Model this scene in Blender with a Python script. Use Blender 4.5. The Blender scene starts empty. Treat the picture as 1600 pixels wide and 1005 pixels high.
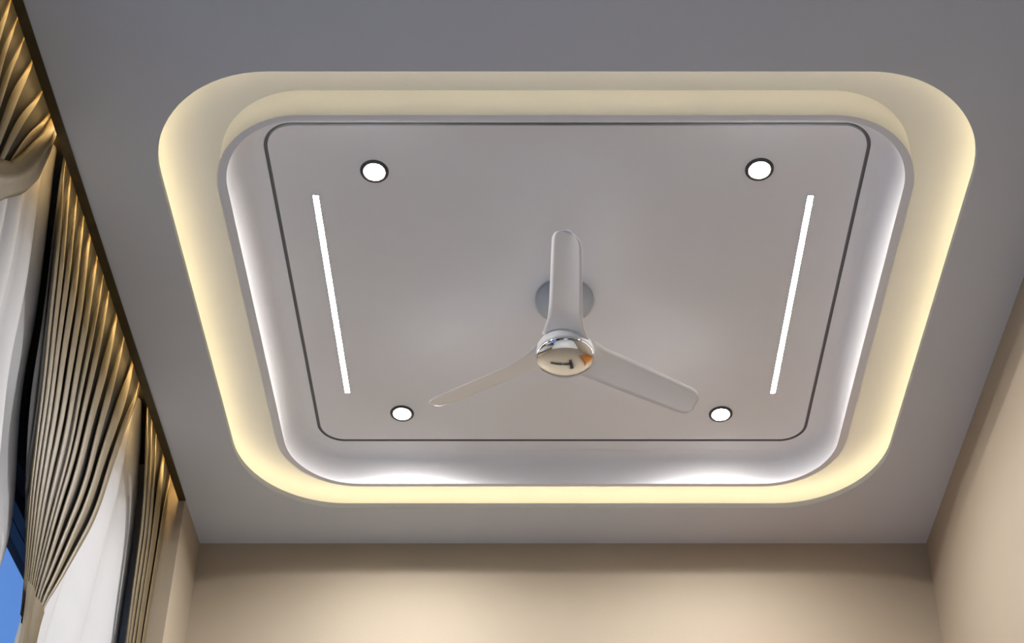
import bpy, bmesh, math, random
from mathutils import Vector
random.seed(7)
R = math.radians
scene = bpy.context.scene
col = scene.collection

# ------------------------------------------------------------------ camera
cam_data = bpy.data.cameras.new('camera')
cam_data.sensor_width = 36
cam_data.lens = 36 * 2367 / 1600
cam_data.shift_x = (800 - 847) / 1600
cam_data.shift_y = (959 - 502.5) / 1600
cam_data.clip_start = 0.02
cam = bpy.data.objects.new('camera', cam_data)
cam.location = (0, 0, 0.4)
cam.rotation_euler = (R(90 + 32.9), 0, 0)
col.objects.link(cam)
scene.camera = cam

# ------------------------------------------------------------------ world and exposure
world = bpy.data.worlds.new('dusk')
scene.world = world
world.use_nodes = True
bg = world.node_tree.nodes['Background']
bg.inputs[0].default_value = (0.16, 0.33, 0.75, 1)
bg.inputs[1].default_value = 1.1
vs = scene.view_settings
vs.view_transform = 'Standard'
vs.look = 'None'
vs.gamma = 1
vs.use_curve_mapping = False
vs.exposure = 0.27

# light levels of the lamps
E_DOWN = 310.0       # round downlights
E_LINE = 88.0       # slim linear lights
E_COVE = 8.0        # warm tape in the outer cove
E_PELMET = 27.0     # warm tape over the curtains
P_BEAM = 7.0       # beam of each downlight towards the floor
P_FILL = 7.0         # cool fill added at the near end of the room

def area(name, loc, rot, size, power, color, shape='DISK'):
    l = bpy.data.lights.new(name, 'AREA')
    l.shape = shape; l.size = size; l.energy = power; l.color = color
    o = bpy.data.objects.new(name, l); o.location = loc; o.rotation_euler = rot
    col.objects.link(o)
    return o
area('near_fill_light', (0.2, -0.8, 1.6), (R(90), 0, 0), 1.4, P_FILL, (0.60, 0.80, 1.0))  # unseen fill light, added to brighten the room; the near wall has no window

# ------------------------------------------------------------------ materials
def mat(name, color, rough=0.6, metal=0.0, var=0.0, scale=8.0, emit=None, strength=0.0,
        bump=0.0, bscale=200.0, sheen=0.0, spec=None, trans=0.0):
    m = bpy.data.materials.new(name)
    m.use_nodes = True
    nt = m.node_tree
    b = nt.nodes['Principled BSDF']
    b.inputs['Base Color'].default_value = (*color, 1)
    b.inputs['Roughness'].default_value = rough
    b.inputs['Metallic'].default_value = metal
    if spec is not None:
        b.inputs['Specular IOR Level'].default_value = spec
    if sheen:
        b.inputs['Sheen Weight'].default_value = sheen
    if trans:
        b.inputs['Transmission Weight'].default_value = trans
    if emit:
        b.inputs['Emission Color'].default_value = (*emit, 1)
        b.inputs['Emission Strength'].default_value = strength
    if var or bump:
        tc = nt.nodes.new('ShaderNodeTexCoord')
    if var:
        n = nt.nodes.new('ShaderNodeTexNoise')
        n.inputs['Scale'].default_value = scale
        n.inputs['Detail'].default_value = 4
        nt.links.new(tc.outputs['Object'], n.inputs['Vector'])
        r = nt.nodes.new('ShaderNodeValToRGB')
        r.color_ramp.elements[0].position = 0.3
        r.color_ramp.elements[1].position = 0.7
        r.color_ramp.elements[0].color = (*[c * (1 - var) for c in color], 1)
        r.color_ramp.elements[1].color = (*[min(1, c * (1 + var)) for c in color], 1)
        nt.links.new(n.outputs['Fac'], r.inputs['Fac'])
        nt.links.new(r.outputs['Color'], b.inputs['Base Color'])
    if bump:
        n2 = nt.nodes.new('ShaderNodeTexNoise')
        n2.inputs['Scale'].default_value = bscale
        n2.inputs['Detail'].default_value = 3
        nt.links.new(tc.outputs['Object'], n2.inputs['Vector'])
        bp = nt.nodes.new('ShaderNodeBump')
        bp.inputs['Strength'].default_value = bump
        bp.inputs['Distance'].default_value = 0.002
        nt.links.new(n2.outputs['Fac'], bp.inputs['Height'])
        nt.links.new(bp.outputs['Normal'], b.inputs['Normal'])
    return m

M = {}
M['ceiling'] = mat('dimmed_ceiling_paint', (0.57, 0.595, 0.65), 0.75, var=0.015, scale=3, bump=0.15, bscale=160)  # same white as the panel, darkened for the weaker light on the border
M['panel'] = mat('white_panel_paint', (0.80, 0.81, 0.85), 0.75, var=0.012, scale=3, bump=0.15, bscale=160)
M['wall'] = mat('beige_wall_paint', (0.41, 0.338, 0.252), 0.8, var=0.02, scale=2.5, bump=0.2, bscale=120)
M['wall_dark'] = mat('dark_brown_wall', (0.03, 0.024, 0.018), 0.8, var=0.1)
M['groove'] = mat('grey_shadow_gap', (0.26, 0.26, 0.28), 0.8)
M['floor'] = mat('polished_tile', (0.84, 0.83, 0.83), 0.35, var=0.05, scale=2)
M['bezel'] = mat('dark_grey_bezel', (0.05, 0.05, 0.052), 0.5)
M['lens'] = mat('white_downlight_lens', (0.9, 0.9, 0.9), 0.4, emit=(1.0, 0.93, 0.85), strength=E_DOWN)
M['line'] = mat('white_linear_diffuser', (0.9, 0.9, 0.9), 0.4, emit=(1.0, 0.93, 0.86), strength=E_LINE)
M['cove'] = mat('warm_tape_diffuser', (0.9, 0.8, 0.6), 0.4, emit=(1.0, 0.80, 0.42), strength=E_COVE)
M['pelmet_led'] = mat('amber_tape_diffuser', (0.9, 0.7, 0.4), 0.4, emit=(1.0, 0.66, 0.26), strength=E_PELMET)
M['fan_white'] = mat('white_fan_enamel', (0.84, 0.84, 0.86), 0.35, var=0.01)
M['fan_grey'] = mat('blue_grey_plastic', (0.42, 0.47, 0.53), 0.45, var=0.02)
M['chrome'] = mat('chrome', (0.78, 0.79, 0.80), 0.06, metal=1.0)
M['gold'] = mat('bronze_gold_satin', (0.155, 0.114, 0.054), 0.5, var=0.12, scale=14, bump=0.3, bscale=300, sheen=0.0)
M['white_cloth'] = mat('white_voile', (0.54, 0.54, 0.56), 0.8, var=0.02, scale=6, bump=0.2, bscale=400)
M['lining'] = mat('black_fold_shade', (0.012, 0.011, 0.012), 0.8)  # black colour standing in for the shade inside deep folds
M['bronze'] = mat('dark_bronze', (0.07, 0.05, 0.018), 0.45, metal=0.3, var=0.2, scale=20)
M['black_frame'] = mat('black_window_frame', (0.02, 0.02, 0.022), 0.4)
M['wood'] = mat('orange_brown_wood', (0.35, 0.12, 0.02), 0.4, var=0.2, scale=6)
g = bpy.data.materials.new('tinted_glass'); g.use_nodes = True
gb = g.node_tree.nodes['Principled BSDF']
gb.inputs['Base Color'].default_value = (0.75, 0.85, 0.95, 1)
gb.inputs['Roughness'].default_value = 0.02
gb.inputs['Transmission Weight'].default_value = 1
M['glass'] = g

# ------------------------------------------------------------------ helpers
def tag(o, label=None, cat=None, group=None, kind=None):
    if label: o['label'] = label
    if cat: o['category'] = cat
    if group: o['group'] = group
    if kind: o['kind'] = kind
    return o

def obj(name, bm, m, parent=None, smooth=False, loc=(0, 0, 0)):
    bmesh.ops.recalc_face_normals(bm, faces=bm.faces[:])
    me = bpy.data.meshes.new(name)
    bm.to_mesh(me); bm.free()
    for mm in (m if isinstance(m, (list, tuple)) else [m]):
        me.materials.append(mm)
    if smooth:
        for p in me.polygons: p.use_smooth = True
    o = bpy.data.objects.new(name, me)
    o.location = loc
    col.objects.link(o)
    if parent: o.parent = parent
    return o

def empty(name, loc=(0, 0, 0)):
    o = bpy.data.objects.new(name, None)
    o.empty_display_size = 0.1
    o.location = loc
    col.objects.link(o)
    return o

def add_box(bm, x0, x1, y0, y1, z0, z1, mi=0):
    vs_ = [bm.verts.new(p) for p in ((x0,y0,z0),(x1,y0,z0),(x1,y1,z0),(x0,y1,z0),(x0,y0,z1),(x1,y0,z1),(x1,y1,z1),(x0,y1,z1))]
    for f in ((0,3,2,1),(4,5,6,7),(0,1,5,4),(1,2,6,5),(2,3,7,6),(3,0,4,7)):
        fc = bm.faces.new([vs_[i] for i in f]); fc.material_index = mi

def rr(x0, x1, y0, y1, r, n=18):
    """points of a rounded rectangle, counter-clockwise"""
    pts = []
    for cx, cy, a0 in ((x1-r, y1-r, 0), (x0+r, y1-r, 90), (x0+r, y0+r, 180), (x1-r, y0+r, 270)):
        for k in range(n + 1):
            a = R(a0 + 90 * k / n)
            pts.append((cx + r*math.cos(a), cy + r*math.sin(a)))
    return pts

def loop(bm, pts, z):
    return [bm.verts.new((p[0], p[1], z)) for p in pts]

def bridge(bm, a, b, mi=0):
    n = len(a)
    for i in range(n):
        f = bm.faces.new((a[i], a[(i+1) % n], b[(i+1) % n], b[i])); f.material_index = mi

def sheet_with_hole(bm, x0, x1, y0, y1, hole, z):
    """rectangle with a rounded hole; returns (outer loop, hole loop)"""
    cx = sum(p[0] for p in hole) / len(hole); cy = sum(p[1] for p in hole) / len(hole)
    hv = loop(bm, hole, z)
    corners = [(x1,y1),(x0,y1),(x0,y0),(x1,y0)]
    n = len(hole) // 4                      # n points per corner arc
    out = []
    for q in range(4):
        c = bm.verts.new((*corners[q], z))
        arc = hv[q*n:(q+1)*n]
        out.append(c)
        for i in range(n-1):
            bm.faces.new((c, arc[i], arc[i+1]))
    for q in range(4):
        bm.faces.new((out[q], hv[q*n+n-1], hv[((q+1) % 4)*n], out[(q+1) % 4]))
    return out, hv

def lathe(bm, prof, seg=48, c=(0, 0), mi=0, close=False):
    rings = []
    for r, z in prof:
        if r < 1e-6:
            rings.append([bm.verts.new((c[0], c[1], z))])
        else:
            rings.append([bm.verts.new((c[0]+r*math.cos(2*math.pi*k/seg), c[1]+r*math.sin(2*math.pi*k/seg), z)) for k in range(seg)])
    for a, b in zip(rings, rings[1:]):
        for k in range(seg):
            k2 = (k+1) % seg
            if len(a) == 1 and len(b) == 1: continue
            if len(a) == 1: f = bm.faces.new((a[0], b[k], b[k2]))
            elif len(b) == 1: f = bm.faces.new((a[k], a[k2], b[0]))
            else: f = bm.faces.new((a[k], a[k2], b[k2], b[k]))
            f.material_index = mi

# ------------------------------------------------------------------ dimensions
ZC = 3.80                    # underside of the lowered border
ZS = ZC + 0.105              # underside of the raised field
ZROOF = 4.12
XL, XR, YN, YF = -1.32, 1.481, -0.9, 4.757
OX0, OX1, OY0, OY1, OR = -1.092, 1.232, 2.600, 4.530, 0.36     # opening in the border
RX0, RX1, RY0, RY1, RRR = -0.935, 1.070, 2.742, 4.400, 0.27     # hanging ring, outside
GX0, GX1, GY0, GY1, GR = -0.797, 0.942, 2.858, 4.262, 0.085     # shadow gap

# ------------------------------------------------------------------ ceiling
ceiling = empty('ceiling', (0, 0, ZC))
tag(ceiling, kind='structure')
def cobj(name, bm, m, smooth=False):
    o = obj(name, bm, m, ceiling, smooth)
    o.location = (0, 0, -ZC)
    return o

bm = bmesh.new()
hole = rr(OX0, OX1, OY0, OY1, OR)
o1, h1 = sheet_with_hole(bm, XL, XR, YN, YF, hole, ZC)
o2, h2 = sheet_with_hole(bm, XL, XR, YN, YF, hole, ZC + 0.022)
bridge(bm, h1, h2)
bridge(bm, o1, o2)
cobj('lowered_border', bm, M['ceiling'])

# raised field: outer slab with a hole at the shadow gap, plus the box that closes the cove
bm = bmesh.new()
gout = rr(GX0 - 0.006, GX1 + 0.006, GY0 - 0.006, GY1 + 0.006, GR + 0.006)
cv = rr(OX0 - 0.11, OX1 + 0.11, OY0 - 0.11, OY1 + 0.11, OR + 0.08)
a = loop(bm, gout, ZS); b = loop(bm, cv, ZS); c = loop(bm, cv, ZC + 0.022)
bridge(bm, a, b); bridge(bm, b, c)
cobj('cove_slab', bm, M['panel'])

bm = bmesh.new()
gin = rr(GX0 + 0.005, GX1 - 0.005, GY0 + 0.005, GY1 - 0.005, GR - 0.005)
a = loop(bm, gin, ZS); b = loop(bm, gin, ZS + 0.009)
bm.faces.new(a)
bridge(bm, a, b)
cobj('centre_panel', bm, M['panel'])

bm = bmesh.new()
a = loop(bm, gout, ZS); b = loop(bm, gout, ZS + 0.009); c = loop(bm, rr(GX0+.03, GX1-.03, GY0+.03, GY1-.03, GR-.03), ZS + 0.009)
bridge(bm, a, b); bridge(bm, b, c)
cobj('shadow_gap', bm, M['groove'])

# hanging ring: upright outer face, narrow underside, concave inner side rising to the field
bm = bmesh.new()
loops = [loop(bm, rr(RX0, RX1, RY0, RY1, RRR), ZS), loop(bm, rr(RX0, RX1, RY0, RY1, RRR), ZC)]
w = 0.029
wy = -0.012                 # the ring is narrower on its two long sides
loops.append(loop(bm, rr(RX0+w, RX1-w, RY0+w+wy, RY1-w-wy, RRR-w), ZC))
loops.append(loop(bm, rr(RX0+w, RX1-w, RY0+w+wy, RY1-w-wy, RRR-w), ZC + 0.012))
NQ = 10
for k in range(1, NQ + 1):
    t = R(90 * k / NQ)
    d = w + 0.065 * (1 - math.cos(t))
    loops.append(loop(bm, rr(RX0+d, RX1-d, RY0+d+wy, RY1-d-wy, RRR-d), ZC + 0.012 + (ZS-0.0005-ZC-0.012) * math.sin(t)))
for p, q in zip(loops, loops[1:]): bridge(bm, p, q)
ring = cobj('hanging_ring', bm, M['panel'], smooth=True)
try:
    ring.data.set_sharp_from_angle(angle=R(30))
except Exception: pass

# slab above everything
bm = bmesh.new()
add_box(bm, -1.8, XR + 0.1, YN - 0.1, YF + 0.1, ZROOF, ZROOF + 0.1)
cobj('roof_slab', bm, M['wall_dark'])

# ------------------------------------------------------------------ walls and floor
def struct(name, bm, m):
    return tag(obj(name, bm, m), kind='structure')
bm = bmesh.new(); add_box(bm, -1.8, XR + 0.1, YN - 0.1, YF + 0.1, -0.1, 0)
struct('floor', bm, M['floor'])
bm = bmesh.new(); add_box(bm, -1.8, XR + 0.1, YF, YF + 0.1, 0, ZROOF)
struct('wall_far', bm, M['wall'])
bm = bmesh.new(); add_box(bm, XR, XR + 0.1, YN - 0.1, YF, 0, ZROOF)
struct('wall_right', bm, M['wall'])
bm = bmesh.new(); add_box(bm, -1.8, XR, YN - 0.1, YN, 0, ZROOF)
struct('wall_near', bm, M['wall'])
# left: dark wall behind the curtains with a window in it, and the plastered pier at the far corner
bm = bmesh.new()
WY0, WY1, WZ0, WZ1 = 0.6, 4.46, 0.9, 3.34
add_box(bm, -1.8, -1.62, YN, 4.475, WZ1, ZROOF)
add_box(bm, -1.8, -1.62, YN, 4.475, 0, WZ0)
add_box(bm, -1.8, -1.62, YN, WY0, WZ0, WZ1)
add_box(bm, -1.8, -1.62, WY1, 4.475, WZ0, WZ1)
struct('wall_left', bm, M['wall_dark'])
bm = bmesh.new()
add_box(bm, -1.8, XL, 4.475, YF, 0, ZROOF)
struct('wall_left', bm, M['wall'])
win = empty('window_1', (-1.7, (WY0+WY1)/2, WZ0)); tag(win, kind='structure')
bm = bmesh.new()
for y in (WY0, 1.8, 3.1, WY1 - 0.05): add_box(bm, -0.04, 0.04, y-(WY0+WY1)/2, y+0.05-(WY0+WY1)/2, 0, WZ1-WZ0)
for z in (0, WZ1-WZ0-0.05): add_box(bm, -0.04, 0.04, WY0-(WY0+WY1)/2, WY1-(WY0+WY1)/2, z, z+0.05)
obj('window_frame', bm, M['black_frame'], win)
bm = bmesh.new(); add_box(bm, -0.006, 0.006, -1.88, 1.88, 0.05, WZ1-WZ0-0.05)
obj('pane', bm, M['glass'], win)

# curtain pelmet: thin bronze edge trim along the border and the upright face above it
bm = bmesh.new()
add_box(bm, XL - 0.014, XL, YN, 4.475, ZC - 0.004, ZROOF)
add_box(bm, XL - 0.024, XL + 0.003, YN, 4.475, ZC - 0.008, ZC - 0.004)
struct('trim_1', bm, M['bronze'])

# door in the near wall behind the camera (added unseen, for reflections in the chrome of the fan)
bm = bmesh.new(); add_box(bm, 0.35, 1.25, YN, YN + 0.05, 0, 2.1)
struct('added_door', bm, M['wood'])

# invented shelf and cabinet, added unseen to give the fan's chrome its reflections
bm = bmesh.new()
add_box(bm, -0.28, 0.02, YF-0.06, YF-0.002, 2.62, 2.70)
add_box(bm, 0.06, 0.26, YF-0.06, YF-0.002, 2.62, 2.70)
add_box(bm, 0.02, 0.06, YF-0.03, YF-0.002, 2.64, 2.68)
add_box(bm, 0.20, 0.27, YF-0.06, YF-0.002, 2.40, 2.95)
shelf = obj('added_shelf', bm, M['black_frame'])
tag(shelf, 'black metal shelf added unseen on the far wall for dark reflections in the chrome fan cap', 'shelf')
cab = empty('added_cabinet', (0.95, YF - 0.12, 2.3))
tag(cab, 'brown wooden wall cabinet added unseen on the far wall for brown reflections in the chrome fan cap', 'cabinet')
bm = bmesh.new(); add_box(bm, -0.35, 0.35, -0.10, 0.118, 0, 0.8)
obj('body', bm, M['wood'], cab)
bm = bmesh.new(); add_box(bm, -0.34, 0.34, -0.118, -0.1005, 0.01, 0.79)
obj('door', bm, M['wood'], cab)

# ------------------------------------------------------------------ cove tape lights
def tape(name, pts, z, wdt, m, closed=True, up=True):
    bm = bmesh.new()
    n = len(pts); a = []; b = []
    for i in range(n):
        p = Vector(pts[i]); q = Vector(pts[(i+1) % n]); o = Vector(pts[i-1])
        t = (q - o) if closed or 0 < i < n-1 else ((q - p) if i == 0 else (p - o))
        t.normalize(); nrm = Vector((t.y, -t.x)) * wdt / 2
        a.append((p + nrm)); b.append((p - nrm))
    la, lb = loop(bm, a, z), loop(bm, b, z)
    la2, lb2 = loop(bm, a, z + 0.004), loop(bm, b, z + 0.004)
    rng = range(n) if closed else range(n-1)
    for i in rng:
        j = (i+1) % n
        bm.faces.new((la[i], la[j], lb[j], lb[i])); bm.faces.new((la2[i], la2[j], lb2[j], lb2[i]))
        bm.faces.new((la[i], la[j], la2[j], la2[i])); bm.faces.new((lb[i], lb[j], lb2[j], lb2[i]))
    return obj(name, bm, m)

def dedupe(pts):
    out = []
    for p in pts:
        if not out or (Vector(p) - Vector(out[-1])).length > 1e-4: out.append(p)
    return out
t = tape('led_tape', dedupe(rr(OX0-.045, OX1+.045, OY0-.045, OY1+.045, OR+.04)), ZC + 0.024, 0.012, M['cove'])
tag(t, 'warm white tape light running around inside the outer cove', 'light strip')

# pelmet tape: hidden behind the bronze trim, shines on the curtain heads
bm = bmesh.new(); add_box(bm, XL-0.024, XL-0.0145, 1.5, 4.45, ZC+0.05, ZC+0.058)
t = obj('led_tape', bm, M['pelmet_led'])
tag(t, 'amber tape light hidden behind the bronze trim above the curtains', 'light strip')

# ------------------------------------------------------------------ downlights
def make_downlight():
    root = empty('ceiling_downlight')
    bm = bmesh.new()
    lathe(bm, [(0.0305, 0.0), (0.0305, -0.004), (0.0330, -0.0055), (0.0390, -0.0055), (0.0415, -0.003), (0.0420, 0.0)], 48)
    obj('bezel', bm, M['bezel'], root, True)
    bm = bmesh.new()
    lathe(bm, [(0.0304, -0.0022), (0.024, -0.0030), (0.014, -0.0035), (0, -0.0038)], 48)
    obj('lens', bm, M['lens'], root, True)
    return root
def dup(root, loc):
    r = root.copy(); col.objects.link(r); r.location = loc
    for ch in list(root.children):
        c = ch.copy(); col.objects.link(c); c.parent = r
    return r
dl = make_downlight()
spots = [((-0.492, 3.027), 'round dark-rimmed downlight in the upper left corner of the panel'),
         ((0.637, 3.020), 'round dark-rimmed downlight in the upper right corner of the panel'),
         ((-0.495, 4.113), 'round dark-rimmed downlight in the lower left corner of the panel'),
         ((0.632, 4.117), 'round dark-rimmed downlight in the lower right corner of the panel')]
for i, ((x, y), lab) in enumerate(spots):
    o = dl if i == 0 else dup(dl, (x, y, ZS))
    o.location = (x, y, ZS)
    tag(o, lab, 'light', 'round downlights in the centre panel')
    sp = bpy.data.lights.new('downlight_beam', 'SPOT')
    sp.energy = P_BEAM * (5.4, 1.0, 5.8, 2.8)[i]; sp.spot_size = R(165); sp.spot_blend = 1.0; sp.shadow_soft_size = 0.02; sp.color = (0.94, 0.97, 1.0)
    so = bpy.data.objects.new('downlight_beam', sp); so.location = (0, 0, -0.012); so.parent = o
    col.objects.link(so)

# ------------------------------------------------------------------ slim linear lights
def make_line():
    root = empty('linear_light')
    bm = bmesh.new()
    L, W = 0.885, 0.0165
    # slim aluminium profile frame around the diffuser
    x = W/2 + 0.002
    for s in (-1, 1):
        add_box(bm, min(s*W/2, s*x), max(s*W/2, s*x), -L/2-0.002, L/2+0.002, -0.002, 0)
    for s in (-1, 1):
        add_box(bm, -x, x, min(s*L/2, s*(L/2+.002)), max(s*L/2, s*(L/2+.002)), -0.002, 0)
    obj('profile_frame', bm, M['fan_grey'], root)
    bm = bmesh.new()
    n = 8; prev = None
    for k in range(n + 1):
        a = math.pi * k / n
        px, pz = -W/2*math.cos(a), -0.0008 - 0.0010*math.sin(a)
        cur = (bm.verts.new((px, -L/2, pz)), bm.verts.new((px, L/2, pz)))
        if prev: bm.faces.new((prev[0], cur[0], cur[1], prev[1]))
        prev = cur
    bm.verts.ensure_lookup_table()
    ends = [v for v in bm.verts if v.co.y < 0]; bm.faces.new(ends)
    ends = [v for v in bm.verts if v.co.y > 0]; bm.faces.new(ends)
    obj('diffuser', bm, M['line'], root, False)
    return root
ln = make_line()
for i, (x, y, lab) in enumerate([(-0.676, 3.560, 'long slim white linear light on the left side of the panel'),
                                 (0.802, 3.562, 'long slim white linear light on the right side of the panel')]):
    o = ln if i == 0 else dup(ln, (0, 0, 0))
    o.location = (x, y, ZS)
    tag(o, lab, 'light', 'slim linear lights in the centre panel')

# ------------------------------------------------------------------ ceiling fan
FX, FY = 0.072, 3.549
fan = empty('ceiling_fan', (FX, FY, ZS))
tag(fan, 'white three-blade ceiling fan with chrome cap hanging from the centre of the panel', 'ceiling fan')
bm = bmesh.new()
lathe(bm, [(0.0, 0.0), (0.093, 0.0), (0.094, -0.010), (0.090, -0.024), (0.070, -0.040), (0.030, -0.050), (0.0, -0.051)])
obj('canopy', bm, M['fan_grey'], fan, True)
bm = bmesh.new()
lathe(bm, [(0.0, -0.045), (0.014, -0.045), (0.014, -0.17), (0.0, -0.17)], 24)
obj('downrod', bm, M['fan_white'], fan, True)
bm = bmesh.new()
lathe(bm, [(0.0, -0.150), (0.030, -0.152), (0.046, -0.165), (0.060, -0.190), (0.082, -0.205), (0.091, -0.222), (0.093, -0.242), (0.091, -0.250), (0.0, -0.250)])
obj('motor_housing', bm, M['fan_white'], fan, True)
bm = bmesh.new()
lathe(bm, [(0.091, -0.250), (0.091, -0.256), (0.086, -0.262), (0.060, -0.270), (0.030, -0.274), (0.0, -0.2755)], 64)
obj('end_cap', bm, M['chrome'], fan, True)

def blade(ang, pitch=-25):
    """one blade: flared root, slight taper, rounded tip, cambered and pitched"""
    bm = bmesh.new()
    L0, L1 = 0.060, 0.500
    N, K = 26, 8
    top, bot = [], []
    for i in range(N + 1):
        t = i / N
        r = L0 + (L1 - L0) * (1 - (1 - t) ** 1.15)
        wd = 0.118 - 0.026 * t
        if t < 0.16: wd += 0.030 * (1 - t / 0.16) ** 1.5
        e = (L1 - r) / 0.045
        if e < 1: wd *= math.sqrt(max(0.02, 1 - (1 - e) ** 2)) * 0.75 + 0.25
        p = R(pitch * (0.35 + 0.65 * min(1, t / 0.25)))
        rt, rb = [], []
        for k in range(K + 1):
            s = k / K - 0.5
            x = s * wd
            camber = 0.007 * (1 - 4 * s * s)
            th = 0.0030 * (1 - 4 * s * s) + 0.0008
            for lst, z in ((rt, camber + th), (rb, camber - th)):
                xx = x * math.cos(p) - z * math.sin(p); zz = x * math.sin(p) + z * math.cos(p)
                lst.append(bm.verts.new((r, xx, zz - 0.010 * t)))
        top.append(rt); bot.append(rb)
    for i in range(N):
        for k in range(K):
            bm.faces.new((top[i][k], top[i+1][k], top[i+1][k+1], top[i][k+1]))
            bm.faces.new((bot[i][k], bot[i][k+1], bot[i+1][k+1], bot[i+1][k]))
        bm.faces.new((top[i][0], bot[i][0], bot[i+1][0], top[i+1][0]))
        bm.faces.new((top[i][K], top[i+1][K], bot[i+1][K], bot[i][K]))
    for rowt, rowb in ((top[0], bot[0]), (top[-1], bot[-1])):
        for k in range(K):
            bm.faces.new((rowt[k], rowt[k+1], rowb[k+1], rowb[k]))
    o = obj('blade', bm, M['fan_white'], fan, True)
    o.location = (0, 0, -0.222)
    o.rotation_euler = (0, 0, R(ang))
    return o
for a in (-90, 30, 150): blade(a)

# ------------------------------------------------------------------ curtains
def interp(pts, z):
    return sum(interp_(pts, z + d) for d in (-.10, -.07, -.035, 0, .035, .07, .10)) / 7

def interp_(pts, z):
    """pts: (y, z) list with z falling; y at height z"""
    if z >= pts[0][1]:
        (y0, z0), (y1, z1) = pts[0], pts[1]
        return y0
    for (y0, z0), (y1, z1) in zip(pts, pts[1:]):
        if z0 >= z >= z1:
            f = (z0 - z) / max(1e-6, z0 - z1)
            return y0 + (y1 - y0) * f
    return pts[-1][0]

ZT = ZC + 0.16
def cloth(name, left, right, x, ztop, zbot, folds, depth, m, seed, rows=110, parent=None, rib=None, jitter=0.3, thick=0.0):
    """a hanging cloth between two edge curves. rib=None: one sheet with soft folds;
    rib=fraction: separate rounded pleats, pinched to a point at the head, with open slits between them"""
    rnd = random.Random(seed)
    ws = [(1 + rnd.uniform(-jitter, jitter)) * (0.65 + 0.8 * i / folds) for i in range(folds)]
    s = sum(ws); cuts = [0]
    for w_ in ws: cuts.append(cuts[-1] + w_ / s)
    ph = [rnd.uniform(0, 6.28) for _ in range(folds)]
    am = [rnd.uniform(0.6, 1.3) for _ in range(folds)]
    fr = [rib * rnd.uniform(0.85, 1.15) if rib else 1 for _ in range(folds)]
    hd = [rnd.uniform(-0.03, 0.03) for _ in range(folds)]
    bm = bmesh.new()
    P = 8
    if rib is None:
        grid = []
        for j in range(rows + 1):
            z = ztop + (zbot - ztop) * j / rows
            yl, yr = interp(left, z), interp(right, z)
            row = []
            for i in range(folds):
                for k in range(P):
                    q = k / P
                    u = cuts[i] + (cuts[i+1] - cuts[i]) * q
                    row.append(bm.verts.new((x - depth * am[i] * (1 - math.sin(math.pi * q) ** 0.8), yl + (yr - yl) * u, z)))
            row.append(bm.verts.new((x - depth, yr, z)))
            grid.append(row)
        for a_, b_ in zip(grid, grid[1:]):
            for k in range(len(a_) - 1):
                bm.faces.new((a_[k], a_[k+1], b_[k+1], b_[k]))
        return obj(name, bm, m, parent, True)
    for i in range(folds):
        grid = []
        for j in range(rows + 1):
            z = ztop + (zbot - ztop) * j / rows
            yl, yr = interp(left, z), interp(right, z)
            wid = (yr - yl) * (cuts[i+1] - cuts[i])
            mid = yl + (yr - yl) * (cuts[i] + cuts[i+1]) / 2 + 0.06 * wid * math.sin(6 * z + ph[i])
            f = fr[i]
            head = (z - (ZC - 0.20 + hd[i])) / 0.26
            if head > 0: f *= max(0.12, 1 - 0.85 * min(1, head) ** 1.4)
            hw = wid * f / 2
            d = min(depth, hw * 0.7)
            row = []
            for k in range(P + 1):
                t_ = math.pi * k / P
                row.append(bm.verts.new((x - depth + d * math.sin(t_) ** 0.8 if 0 < k < P else x - depth, mid - hw * math.cos(t_), z)))
            for k in (P - 2, P // 2, 2):
                row.append(bm.verts.new((x - depth - 0.001, mid - hw * math.cos(math.pi * k / P) * 0.95, z)))
            grid.append(row)
        for a_, b_ in zip(grid, grid[1:]):
            bridge(bm, a_, b_)
    return obj(name, bm, m, parent, True)

rib1_l = [(2.18, ZT), (2.18, 3.80), (2.24, 3.63), (2.34, 3.45), (2.44, 3.28)]
rib1_r = [(2.86, ZT), (2.85, 3.88), (2.79, 3.77), (2.71, 3.58), (2.66, 3.42), (2.60, 3.28)]
rib2_l = [(2.924, ZT), (2.924, 3.859), (2.987, 3.719), (3.042, 3.571), (3.096, 3.376), (3.150, 3.201), (3.196, 2.993), (3.253, 2.821), (3.356, 2.619), (3.363, 2.563), (3.37, 2.489), (3.30, 2.2), (3.25, 0.05)]
rib2_r = [(3.967, ZT), (3.967, 3.855), (3.827, 3.428), (3.777, 3.195), (3.645, 2.93), (3.544, 2.744), (3.469, 2.632), (3.485, 2.56), (3.56, 2.3), (3.60, 0.05)]
shade2_l = [(2.963, ZT), (2.963, 3.911), (3.004, 3.711), (3.042, 3.57), (3.079, 3.433), (3.105, 3.295), (3.125, 3.125), (3.171, 3.017), (3.255, 2.845), (3.396, 2.646), (3.403, 2.589), (3.411, 2.514), (3.34, 2.2), (3.29, 0.05)]
shade2_r = [(3.97, ZT), (3.99, 3.923), (3.855, 3.474), (3.800, 3.238), (3.675, 2.969), (3.579, 2.78), (3.503, 2.667), (3.519, 2.593), (3.60, 2.3), (3.64, 0.05)]
rib3_l = [(3.985, ZT), (3.995, 3.873), (4.089, 3.728), (4.185, 3.561), (4.212, 3.392), (4.225, 3.219), (4.25, 3.046), (4.30, 2.6), (4.2, 0.05)]
rib3_r = [(4.468, ZT), (4.468, 0.05)]
shade3_l = [(4.038, ZT), (4.055, 3.919), (4.14, 3.762), (4.20, 3.639), (4.235, 3.473), (4.25, 3.34), (4.270, 3.145), (4.275, 3.041), (4.30, 2.6), (4.19, 0.05)]
shade3_r = [(4.472, ZT), (4.472, 0.05)]
white1_l = [(2.62, ZT), (2.66, 3.647), (2.70, 3.469), (2.664, 3.004), (2.571, 2.493), (2.445, 1.915), (2.4, 0.05)]
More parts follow.
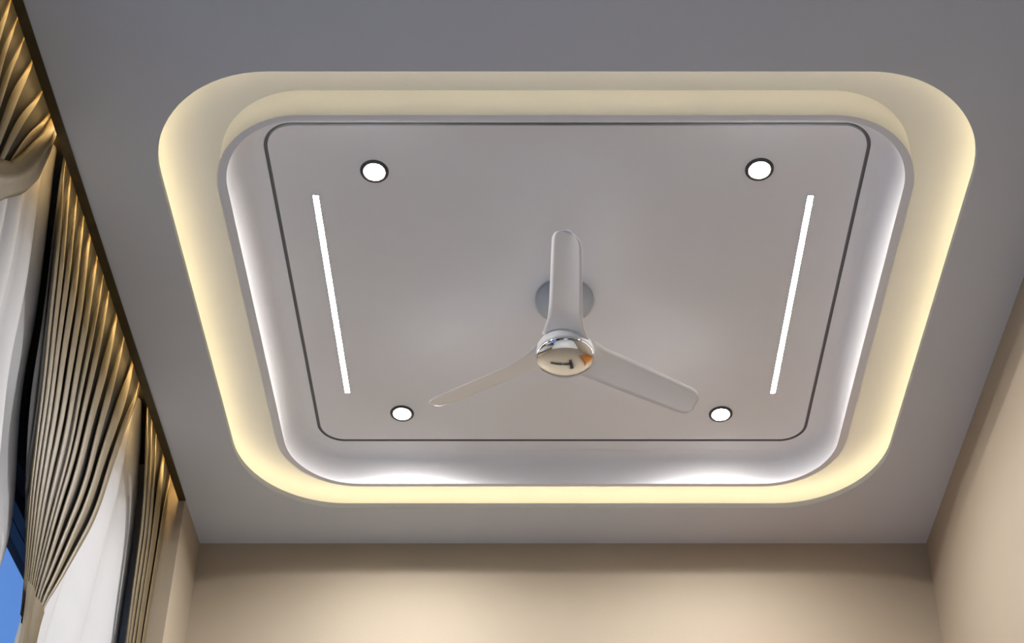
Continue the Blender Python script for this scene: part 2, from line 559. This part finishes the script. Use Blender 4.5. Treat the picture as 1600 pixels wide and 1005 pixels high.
white1_r = [(3.03, ZT), (3.034, 3.95), (3.106, 3.697), (3.144, 3.555), (3.179, 3.39), (3.193, 3.183), (3.239, 3.073), (3.331, 2.894), (3.365, 2.833), (3.329, 2.612), (3.15, 2.3), (2.95, 1.9), (2.9, 0.05)]
white2_l = [(3.95, ZT), (3.95, 3.989), (3.80, 3.494), (3.70, 3.254), (3.62, 2.985), (3.55, 2.735), (3.52, 2.5), (3.50, 0.05)]
white2_r = [(4.12, ZT), (4.17, 3.989), (4.30, 3.739), (4.375, 3.547), (4.395, 3.403), (4.42, 3.204), (4.43, 3.102), (4.45, 2.6), (4.36, 0.05)]
sash_up = [(2.30, 3.22), (2.336, 3.252), (2.473, 3.338), (2.557, 3.409), (2.633, 3.486), (2.678, 3.569), (2.728, 3.679), (2.767, 3.765), (2.795, 3.860)]
sash_lo = [(2.36, 3.00), (2.44, 3.09), (2.52, 3.188), (2.605, 3.294), (2.66, 3.376), (2.737, 3.477), (2.783, 3.565), (2.807, 3.683), (2.825, 3.850)]
G = 'bronze gold curtains tied into swags'
def curtain(name, cat, label, group, y, parts):
    root = empty(name, (-1.42, y, 0.05))
    tag(root, label, cat, group)
    for nm, kw in parts:
        o = cloth(nm, parent=root, **kw)
        o.location = (1.42, -y, -0.05)
    return root
def gold(label, y, n, left, right, ll, lr, seed, rib=0.62, zb=0.05):
    return curtain('gold_curtain', 'curtain', label, G, y, [
        ('pleats', dict(left=left, right=right, x=-1.372, ztop=ZT, zbot=zb, folds=n, depth=0.005, m=M['gold'], seed=seed, rib=rib)),
        ('lining', dict(left=ll, right=lr, x=-1.386, ztop=ZT, zbot=zb, folds=n, depth=0.002, m=M['lining'], seed=seed))])  # black sheet behind the slits paints the dark of the folds
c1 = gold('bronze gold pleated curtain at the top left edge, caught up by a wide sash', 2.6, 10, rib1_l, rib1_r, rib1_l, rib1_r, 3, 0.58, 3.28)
c2 = gold('wide bronze gold curtain whose pleats fan down to a tie, between two white curtains', 3.45, 12, rib2_l, rib2_r, shade2_l, shade2_r, 5, zb=2.57)
t2 = cloth('tail', rib2_l, rib2_r, -1.360, 2.66, 0.05, 2, 0.012, M['gold'], 4, parent=c2)
t2.location = -c2.location
c3 = gold('narrow bronze gold curtain next to the beige pier at the far left corner', 4.3, 5, rib3_l, rib3_r, shade3_l, shade3_r, 9, 0.68)
W = 'white curtains under the gold swags'
w1 = curtain('white_curtain', 'curtain', 'white curtain at the left edge, hanging below the sash of the gold curtain', W, 2.7,
    [('panel', dict(left=white1_l, right=white1_r, x=-1.425, ztop=ZT, zbot=0.05, folds=5, depth=0.03, m=M['white_cloth'], seed=21))])
w2 = curtain('white_curtain', 'curtain', 'white curtain between the wide and the narrow gold curtains', W, 4.0,
    [('panel', dict(left=white2_l, right=white2_r, x=-1.425, ztop=ZT, zbot=0.05, folds=3, depth=0.03, m=M['white_cloth'], seed=12))])

def sash(parent, up, lo, x, m):
    """puffed band of cloth swept across the curtain"""
    bm = bmesh.new(); K = 12; grid = []
    n = len(up)
    for i in range(n):
        row = []
        for k in range(K + 1):
            q = k / K
            b_ = 0.035 * math.sin(math.pi * q) ** 0.6 * (0.35 + 0.65 * math.sin(math.pi * min(1, (n - 0.6 - i) / n) * 0.5))
            b_ += 0.004 * math.sin(q * 14 + i * 0.5)
            row.append(bm.verts.new((x + b_, up[i][0] + (lo[i][0] - up[i][0]) * q, up[i][1] + (lo[i][1] - up[i][1]) * q)))
        grid.append(row)
    for a_, b_ in zip(grid, grid[1:]):
        for k in range(K): bm.faces.new((a_[k], a_[k+1], b_[k+1], b_[k]))
    o = obj('sash', bm, m, parent, True)
    o.location = -parent.location
    sub = o.modifiers.new('thickness', 'SOLIDIFY'); sub.thickness = 0.006; sub.offset = -1
    return o
sash(c1, sash_up, sash_lo, -1.365, M['gold'])

# curtain rail inside the pelmet
rail = empty('curtain_rail', (-1.42, 2.6, ZROOF))
tag(rail, 'dark bronze curtain rail along the ceiling above the gold curtains', 'curtain rail')
bm = bmesh.new(); add_box(bm, -0.10, 0.06, -1.9, 1.87, ZC + 0.16 - ZROOF, ZC + 0.18 - ZROOF)
obj('track', bm, M['bronze'], rail)
for y in (-1.5, -0.5, 0.5, 1.5):
    bm = bmesh.new(); add_box(bm, -0.02, 0.02, y-.015, y+.015, ZC + 0.18 - ZROOF, 0)
    obj('bracket', bm, M['bronze'], rail)
